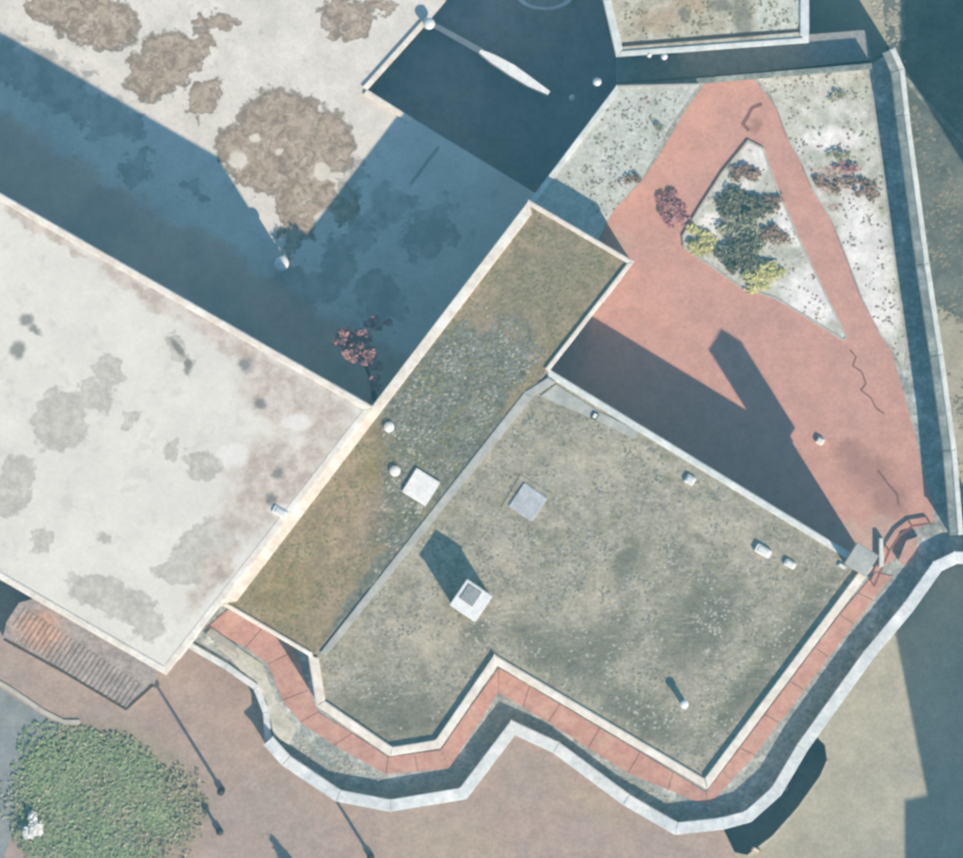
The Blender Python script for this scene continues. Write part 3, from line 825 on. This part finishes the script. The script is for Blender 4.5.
# ------------------------------------------------------------------ ground things
c = P(221, 788, GZ)
def lamppost(px, py, h, label):
    c = P(px, py, FZ)
    t = thing('lamp_post', label, 'lamp post', c, 'lamp posts on the taupe paving')
    bm = bmesh.new(); add_lathe(bm, c, [(.17, 0), (.17, .35), (.09, .42), (.07, h)], 12); link_bm('post', bm, M['dark'], t, True)
    bm = bmesh.new(); add_lathe(bm, (c.x, c.y, 0), [(.1, FZ + h), (.2, FZ + h + .1), (.16, FZ + h + .3), (.03, FZ + h + .35)], 14); link_bm('lamp_head', bm, M['dark'], t, True)
lamppost(222, 790, 4.6, 'tall dark lamp post nearest the green shrub')
lamppost(371, 856, 2.9, 'dark lamp post at the bottom edge below the zigzag parapet')
lamppost(220, 831, 1.0, 'short dark post just below the tall lamp post')

# light well
t = thing('light_well', 'sunken dark light well with rounded ends under the south-east parapet', 'light well', P(775, 800, GZ))
bm = bmesh.new()
zz = GZ - 3
vt = [bm.verts.new(P(x, y, GZ)) for x, y in WELL]
vb = [bm.verts.new((v.co.x, v.co.y, zz)) for v in vt]
for i in range(len(WELL)):
    bm.faces.new((vt[i], vt[(i + 1) % len(WELL)], vb[(i + 1) % len(WELL)], vb[i]))
link_bm('wall', bm, M['grey'], t)
sh = sheet('floor', WELL, GZ - 2.98, M['pitfloor'], t)
edge = WELL[5:10]
a, b = offset_path(edge, -2.2), offset_path(edge, .3)
for i in range(len(edge) - 1):
    bevelled('kerb', [a[i], a[i + 1], b[i + 1], b[i]], GZ - .05, GZ + .1, M['kerb'], t, .02)
prism('steps', [(768, 778), (784, 772), (788, 790), (772, 794)], GZ - 2.97, GZ - 2.1, M['pale'], t)
lump(756, 850, GZ, 10, 5, .3, 'small reddish block at the south rim of the light well', 'redpart', name='floor_block', cat='floor block')

# lean-to
LZ = 1.9
LT = [(8, 622), (20, 604), (40, 598), (158, 668), (153, 684), (126, 708), (66, 674), (4, 640)]
t = thing('lean_to', 'low lean-to with pink and rust ribbed roof against the white-roofed building', 'lean-to', P(80, 650, GZ))
prism('wall', LT, FZ, LZ - .05, M['wall'], t, zref=LZ)
prism('roof', offset_path(LT, -1.5, True), LZ - .04, LZ, M['leanto'], t)
d = (Vector((153, 684)) - Vector((40, 610))).normalized()
n_ = Vector((-d.y, d.x))
for k in range(28):
    s0 = Vector((22, 606)) + d * (k * 5.1 + 3) 
    e0 = s0 + n_ * (31 if k > 2 else 22)
    q = [s0, s0 + d * 2.6, e0 + d * 2.6, e0]
    bevelled('roof_rib', [tuple(v) for v in q], LZ, LZ + .035, M['leanto'], t, .02)
wall_path('edge_strip', [(4, 640), (66, 674), (126, 710), (154, 685)], -2, .5, LZ - .1, LZ + .04, M['bark'], t)

t = thing('kerb', 'pale kerb line between taupe paving and grey path at left', 'kerb', P(20, 700, FZ))
kp = [(-60, 646), (-20, 672), (10, 689), (44, 712), (64, 722), (80, 722)]
wall_path('kerbstone', kp, -2.2, 2.2, FZ, FZ + .1, M['kerb'], t)
t = thing('kerb', 'thin pale kerb line beside the road in the upper right', 'kerb', P(940, 130, GZ))
wall_path('kerbstone', [(905, 78), (922, 98), (950, 128), (990, 165)], -2.4, 2.4, GZ, GZ + .12, M['dullcoping'], t)

# neighbours outside the frame that throw the big shadows on the right
HB = 12.0
def offframe(label, poly):
    zt = GZ + HB
    c = P(sum(p[0] for p in poly) / len(poly), sum(p[1] for p in poly) / len(poly), GZ)
    t = thing('neighbouring_building', label, 'building', c)
    prism('wall', poly, GZ, zt - .02, M['concreteblock'], t)
    prism('roof', offset_path(poly, 1, True), zt - .018, zt + .03, M['grey'], t)
    wall_path('coping', poly, -1, 5, zt + .0, zt + .25, M['pale'], t, closed=True)
    for i in (len(poly) - 1,):
        windows(t, poly[i], poly[0], -4, 0, 3.5, zt)
        windows(t, poly[i], poly[0], 0, 4, 3.5, zt)
offframe('tall beige building beyond the right edge, north of the road', [(1080, -300), (1400, -300), (1400, 338), (1080, 338)])
offframe('tall beige building beyond the lower right corner', [(1066, 866), (1176, 812), (1400, 760), (1400, 1300), (1085, 1300), (1085, 1084), (1108, 1079)])

# ------------------------------------------------------------------ plants
def leaves(bm, rnd, c, rx, ry, h, n, size, flat=.5, rot=0, z0=.05, clumps=9):
    cl = []
    for k in range(clumps):
        a_, rr = rnd.random() * 6.283, math.sqrt(rnd.random()) * .85
        cl.append((rr * math.cos(a_), rr * math.sin(a_), rnd.uniform(.25, .45), rnd.uniform(.5, 1)))
    cr, sr = math.cos(rot), math.sin(rot)
    for i in range(n):
        u, v_, cs, hh = cl[rnd.randrange(clumps)]
        a_, rr = rnd.random() * 6.283, rnd.random() ** .6 * cs
        x, y = u + rr * math.cos(a_), v_ + rr * math.sin(a_)
        top = hh * (1 - .6 * (rr / cs) ** 2)
        z = h * top * rnd.uniform(.45, 1) + z0
        X, Y = x * rx, y * ry
        q = Vector((c[0] + X * cr - Y * sr, c[1] + X * sr + Y * cr, c[2] + z))
        nrm = Vector((rnd.gauss(0, flat), rnd.gauss(0, flat), 1)).normalized()
        t1 = nrm.orthogonal().normalized()
        t1.rotate(__import__('mathutils').Quaternion(nrm, rnd.random() * 6.283))
        t2 = nrm.cross(t1)
        s = size * rnd.uniform(.6, 1.3)
        vs = [bm.verts.new(q + t1 * s), bm.verts.new(q + t2 * s * .5 + nrm * s * .12), bm.verts.new(q - t1 * s), bm.verts.new(q - t2 * s * .5 + nrm * s * .12)]
        bm.faces.new(vs)

def link_raw(name, bm, mat, parent):
    me = bpy.data.meshes.new(name); bm.to_mesh(me); bm.free(); me.materials.append(mat)
    o = bpy.data.objects.new(name, me); COL.objects.link(o)
    if parent:
        me.transform(__import__('mathutils').Matrix.Translation(-parent.location))
        o.parent = parent
    return o

def shrub(px, py, z, rx, ry, h, n, size, mat, label, rot=0, seed=1, cat='shrub', group=None, clumps=9, extra=None):
    rnd = random.Random(seed)
    c = P(px, py, z)
    t = thing('shrub', label, cat, c, group)
    bm = bmesh.new()
    leaves(bm, rnd, c, rx * MPP, ry * MPP, h, n, size, rot=R(-rot), clumps=clumps, flat=.35 if n < 5000 else .2)
    link_raw('foliage', bm, M[mat], t)
    bm = bmesh.new()
    for k in range(4):
        a_ = k * 1.57 + rnd.random()
        tip = Vector((c.x + math.cos(a_) * rx * MPP * .4, c.y + math.sin(a_) * ry * MPP * .4, z + h * .5))
        base = Vector((c.x, c.y, z))
        d_ = .03
        vb_ = [bm.verts.new(base + Vector((math.cos(j * 2.09) * d_, math.sin(j * 2.09) * d_, 0))) for j in range(3)]
        vt_ = [bm.verts.new(tip + Vector((math.cos(j * 2.09) * d_ * .4, math.sin(j * 2.09) * d_ * .4, 0))) for j in range(3)]
        for j in range(3): bm.faces.new((vb_[j], vb_[(j + 1) % 3], vt_[(j + 1) % 3], vt_[j]))
    link_raw('stem', bm, M['bark'], t)
    return t

# triangular bed
shrub(748, 202, .1, 26, 17, .5, 600, .13, 'leaf_dark', 'dark grey-green shrub in the upper part of the triangular bed', seed=2, clumps=12)
shrub(728, 206, .1, 10, 11, .35, 160, .12, 'leaf_dark', 'little dark shrub at the left side of the triangular bed', seed=3)
shrub(738, 228, .1, 24, 16, .4, 500, .12, 'leaf_mid', 'pale grey-green shrub in the middle of the triangular bed', seed=4, clumps=12)
shrub(742, 253, .1, 27, 21, .5, 700, .13, 'leaf_dark', 'dark shrub at the south edge of the triangular bed', rot=30, seed=5, clumps=12)
shrub(698, 240, .1, 19, 13, .35, 480, .12, 'leaf_yellow', 'yellow-green shrub in the western corner of the triangular bed', rot=30, seed=6)
shrub(766, 277, .1, 25, 15, .4, 620, .12, 'leaf_yellow', 'larger yellow-green shrub on the south side of the triangular bed', rot=-10, seed=7, clumps=12)
shrub(743, 175, .1, 20, 9, .3, 260, .11, 'leaf_brown', 'dry brown plant near the tip of the triangular bed', seed=8)
shrub(774, 236, .1, 18, 10, .3, 260, .11, 'leaf_brown', 'dry brown plant at the east side of the triangular bed', rot=20, seed=9)
shrub(774, 202, .1, 11, 7, .3, 160, .10, 'leaf_brown', 'small brown tuft right of the upper dark shrub', seed=19)
shrub(674, 209, .0, 18, 16, .4, 420, .12, 'leaf_plum', 'plum-red shrub on the pink paving left of the triangular bed', rot=40, seed=10, clumps=12)
# eastern bed and edges
shrub(826, 186, .08, 15, 6, .3, 170, .09, 'leaf_brown', 'brown plant at the left of the eastern gravel bed', rot=30, seed=11)
shrub(852, 183, .08, 16, 6, .3, 160, .09, 'leaf_brown', 'brown plant in the middle of the eastern gravel bed', seed=12)
shrub(838, 155, .08, 12, 6, .3, 110, .08, 'leaf_mid', 'grey-green tuft in the eastern gravel bed', seed=13)
shrub(838, 97, .08, 10, 6, .3, 90, .08, 'leaf_mid', 'small grey tuft near the north end of the eastern gravel bed', seed=14)
shrub(630, 178, RBZ, 12, 7, .3, 120, .08, 'leaf_brown', 'brown plant at the east rim of the raised bed', rot=-20, seed=15)
shrub(659, 128, RBZ, 6, 5, .2, 50, .08, 'leaf_mid', 'tiny grey tuft on the raised bed', seed=16)
shrub(866, 192, .08, 13, 10, .3, 200, .10, 'leaf_brown', 'brown plant at the right of the eastern gravel bed by the wall', seed=31)
shrub(846, 168, .08, 14, 7, .3, 150, .10, 'leaf_plum', 'reddish plant above the brown ones in the eastern gravel bed', seed=32)
# green shrub lower left
t = shrub(94, 806, FZ, 86, 68, .26, 13000, .11, 'leaf_green', 'broad low green shrub spreading over the lower left corner', seed=21, rot=25, clumps=60)
bm = bmesh.new(); rnd = random.Random(77)
leaves(bm, rnd, P(140, 812, FZ), 62 * MPP, 50 * MPP, .24, 2600, .11, flat=.35, clumps=26)
link_raw('dry_foliage', bm, M['leaf_olive'], t)
bm = bmesh.new()
leaves(bm, rnd, P(92, 806, FZ), 84 * MPP, 66 * MPP, .27, 3200, .12, flat=.35, clumps=40)
link_raw('pale_foliage', bm, M['leaf_mid'], t)
shrub(33, 824, FZ + .3, 9, 17, .5, 320, .10, 'leaf_white', 'bright white blossom spray on the left of the green shrub', seed=22, clumps=8)
# plum tree in courtyard corner
rnd = random.Random(5)
c = P(372, 384, -.35)
t = thing('tree', 'plum-leaved tree leaning out of the courtyard corner against the white copings', 'tree', c)
bm = bmesh.new()
for (x, y, rx, ry, z0, h, n) in ((352, 334, 20, 14, 3.6, 1.0, 420), (358, 352, 14, 12, 4.0, 1.0, 260), (370, 362, 11, 12, 4.4, .8, 170), (377, 382, 7, 12, 4.8, .5, 90), (378, 322, 14, 9, 3.2, .8, 160)):
    q = P(x, y, z0)
    leaves(bm, rnd, q, rx * MPP, ry * MPP, h, n, .13, clumps=6)
link_raw('crown', bm, M['leaf_plum'], t)
bm = bmesh.new()
tp = [P(374, 398, -.35), P(373, 388, 2.0), P(366, 366, 3.8), P(354, 342, 4.4)]
rr = [.14, .11, .08, .04]
rings = [[bm.verts.new(p + Vector((math.cos(k * math.pi / 4) * r_, math.sin(k * math.pi / 4) * r_, 0))) for k in range(8)] for p, r_ in zip(tp, rr)]
for a, b in zip(rings, rings[1:]):
    for k in range(8): bm.faces.new((a[k], a[(k + 1) % 8], b[(k + 1) % 8], b[k]))
link_raw('trunk', bm, M['bark'], t)
# conifer just below the frame, only its shadow tip shows
c = P(316, 908, FZ)
t = thing('conifer', 'slim dark conifer just below the bottom edge of the frame', 'tree', c)
bm = bmesh.new(); add_lathe(bm, c, [(.12, 0), (.1, .6)], 8); link_bm('trunk', bm, M['bark'], t)
bm = bmesh.new()
rnd = random.Random(9)
for k in range(1500):
    f = rnd.random() ** .7
    z = .5 + (1 - f) * 2.7
    r_ = (f * .62 + .03) * rnd.uniform(.7, 1)
    a_ = rnd.random() * 6.283
    q = Vector((c.x + r_ * math.cos(a_), c.y + r_ * math.sin(a_), FZ + z))
    s = .12
    bm.faces.new([bm.verts.new(q + Vector((rnd.uniform(-s, s), rnd.uniform(-s, s), rnd.uniform(-s, s)))) for _ in range(3)])
add_lathe(bm, c, [(.5, .5), (.3, 1.8), (.02, 3.1)], 10)
link_raw('crown', bm, M['leaf_dark'], t)

# ------------------------------------------------------------------ moss, grit and litter that give the flat surfaces their relief
def inside(p, poly):
    r_ = False
    for i in range(len(poly)):
        a, b = poly[i], poly[i - 1]
        if (a[1] > p[1]) != (b[1] > p[1]) and p[0] < (b[0] - a[0]) * (p[1] - a[1]) / (b[1] - a[1]) + a[0]:
            r_ = not r_
    return r_
def scatter(name, parent, poly, z, n, s0, s1, h, mat, seed, fs=.03, thr=0.0, top=False):
    rnd = random.Random(seed)
    x0, x1 = min(p[0] for p in poly), max(p[0] for p in poly)
    y0, y1 = min(p[1] for p in poly), max(p[1] for p in poly)
    vs, fc = [], []
    k = 0; tries = 0
    while k < n and tries < n * 12:
        tries += 1
        x, y = rnd.uniform(x0, x1), rnd.uniform(y0, y1)
        if not inside((x, y), poly): continue
        if noise.fractal(Vector((x * fs, y * fs, seed)), .8, 2.1, 4) + rnd.uniform(-.12, .12) < thr: continue
        q = P(x, y, z)
        s_ = rnd.uniform(s0, s1) ; a0 = rnd.random() * 6.28
        b0 = len(vs)
        for m in range(5):
            rr_ = s_ * rnd.uniform(.6, 1.2)
            vs.append((q.x + rr_ * math.cos(a0 + m * 1.2566), q.y + rr_ * math.sin(a0 + m * 1.2566), z + .001))
        vs.append((q.x, q.y, z + h * rnd.uniform(.5, 1)))
        for m in range(5): fc.append((b0 + m, b0 + (m + 1) % 5, b0 + 5))
        k += 1
    me = bpy.data.meshes.new(name)
    me.from_pydata(vs, [], fc)
    me.materials.append(mat)
    o = bpy.data.objects.new(name, me); COL.objects.link(o)
    if parent:
        o.parent = parent
        me.transform(__import__('mathutils').Matrix.Translation(-parent.location))
        tag(o, kind='stuff')
    return o
M['moss_dark'] = simple('dark_moss', S(122, 121, 110), S(144, 142, 130), 2, fine=.1)
M['moss_olive'] = simple('olive_moss', S(124, 118, 84), S(146, 136, 104), 2, fine=.1)
M['grit'] = simple('pale_grit', S(182, 178, 166), S(166, 162, 150), 2, fine=.08)
M['gritbrown'] = simple('brown_grit', S(158, 132, 116), S(140, 118, 104), 2, fine=.1)
byz = {o.get('label', '')[:12]: o for o in bpy.data.objects if o.get('category') == 'building'}
mainb = [o for o in bpy.data.objects if str(o.get('label', '')).startswith('widest grey-green')][0]
stripb = [o for o in bpy.data.objects if str(o.get('label', '')).startswith('narrow building')][0]
northb = [o for o in bpy.data.objects if str(o.get('label', '')).startswith('small beige-roofed')][0]
IM = offset_path(MN, 12, True); IS = offset_path(ST, 8, True)
scatter('moss', mainb, IM, MNZ + .03, 2400, .03, .10, .035, M['moss_dark'], 1, thr=.02)
scatter('moss', mainb, IM, MNZ + .03, 1500, .04, .10, .03, M['grit'], 2, thr=.1)
scatter('moss', stripb, IS, STZ + .03, 1300, .04, .13, .04, M['moss_olive'], 3, thr=.0)
scatter('moss', stripb, [(380, 420), (480, 300), (545, 350), (430, 500), (370, 590), (385, 480)], STZ + .03, 1100, .04, .14, .04, M['moss_dark'], 4, thr=-.2)
scatter('moss', stripb, [(380, 420), (480, 300), (545, 350), (430, 500), (370, 590), (385, 480)], STZ + .03, 500, .04, .10, .04, M['grit'], 5, thr=0)
scatter('grit', northb, [(622, 2), (800, 0), (800, 30), (622, 44)], NZ + .03, 220, .04, .10, .03, M['moss_olive'], 6)
for pl_, n1, n2, zz_, sd_ in ((BED, 240, 70, .10, 11), (EB, 260, 130, .08, 12), ([(615, 95), (690, 90), (640, 175), (605, 225), (560, 185)], 200, 70, RBZ, 13)):
    o = scatter('ground_cover', None, pl_, zz_, n1, .03, .10, .04, M['moss_dark'] if sd_ != 11 else M['grit'], sd_, fs=.05, thr=.12)
    tag(o, {11: 'small pale stones scattered over the triangular bed', 12: 'grey-green ground cover patches in the long eastern bed', 13: 'grey-green ground cover patches on the raised bed'}[sd_], 'ground cover', kind='stuff')
    o = scatter('bark_litter', None, pl_, zz_ + .002, n2, .03, .10, .04, M['gritbrown'], sd_ + 5, fs=.05, thr=.15)
    tag(o, {11: 'brown litter flecks in the triangular bed', 12: 'brown litter flecks in the long eastern bed', 13: 'brown litter flecks on the raised bed'}[sd_], 'litter', kind='stuff')
o = scatter('gravel', None, offset_path(SP2[:16], 6) + offset_path(OUT1[5:], -1)[::-1] if False else [(300, 735), (390, 782), (450, 775), (500, 700), (620, 775), (705, 812), (745, 800), (880, 610), (900, 600), (790, 740), (740, 812), (680, 818), (560, 742), (512, 722), (462, 786), (390, 798), (300, 760)], .0, 1500, .04, .1, .05, M['grit'], 40, thr=-.1)
tag(o, 'pale gravel flecks in the gutter along the zigzag parapet', 'gravel', kind='stuff')
o = scatter('verge_tufts', None, [(905, 90), (945, 150), (1000, 300), (1000, 540), (958, 520), (930, 300)], GZ + .008, 700, .04, .13, .04, M['moss_dark'], 41, thr=.0)
tag(o, 'dull green-grey tufts on the rough ground outside the east wall', 'grass', kind='stuff')
o = scatter('verge_tufts', None, [(866, -10), (905, -10), (905, 90), (893, 60)], GZ + .008, 200, .04, .12, .04, M['grit'], 42, thr=.0)
tag(o, 'pale flecks on the road strip north of the terrace corner', 'grit', kind='stuff')

# ------------------------------------------------------------------ air between the aircraft and the ground
bm = bmesh.new()
add_box(bm, (0, 0, (1005 - 10.5) / 2), (3200, 3200, 1005 + 10.5))
hz = bpy.data.materials.new('air_haze')
hz.use_nodes = True
t_ = hz.node_tree
t_.nodes.remove(t_.nodes['Principled BSDF'])
pv = t_.nodes.new('ShaderNodeVolumePrincipled')
pv.inputs['Color'].default_value = (.22, .82, 1.0, 1)
pv.inputs['Density'].default_value = 0.00014
pv.inputs['Anisotropy'].default_value = 0.0
t_.links.new(pv.outputs[0], t_.nodes['Material Output'].inputs['Volume'])
tag(link_bm('haze', bm, hz), kind='stuff')
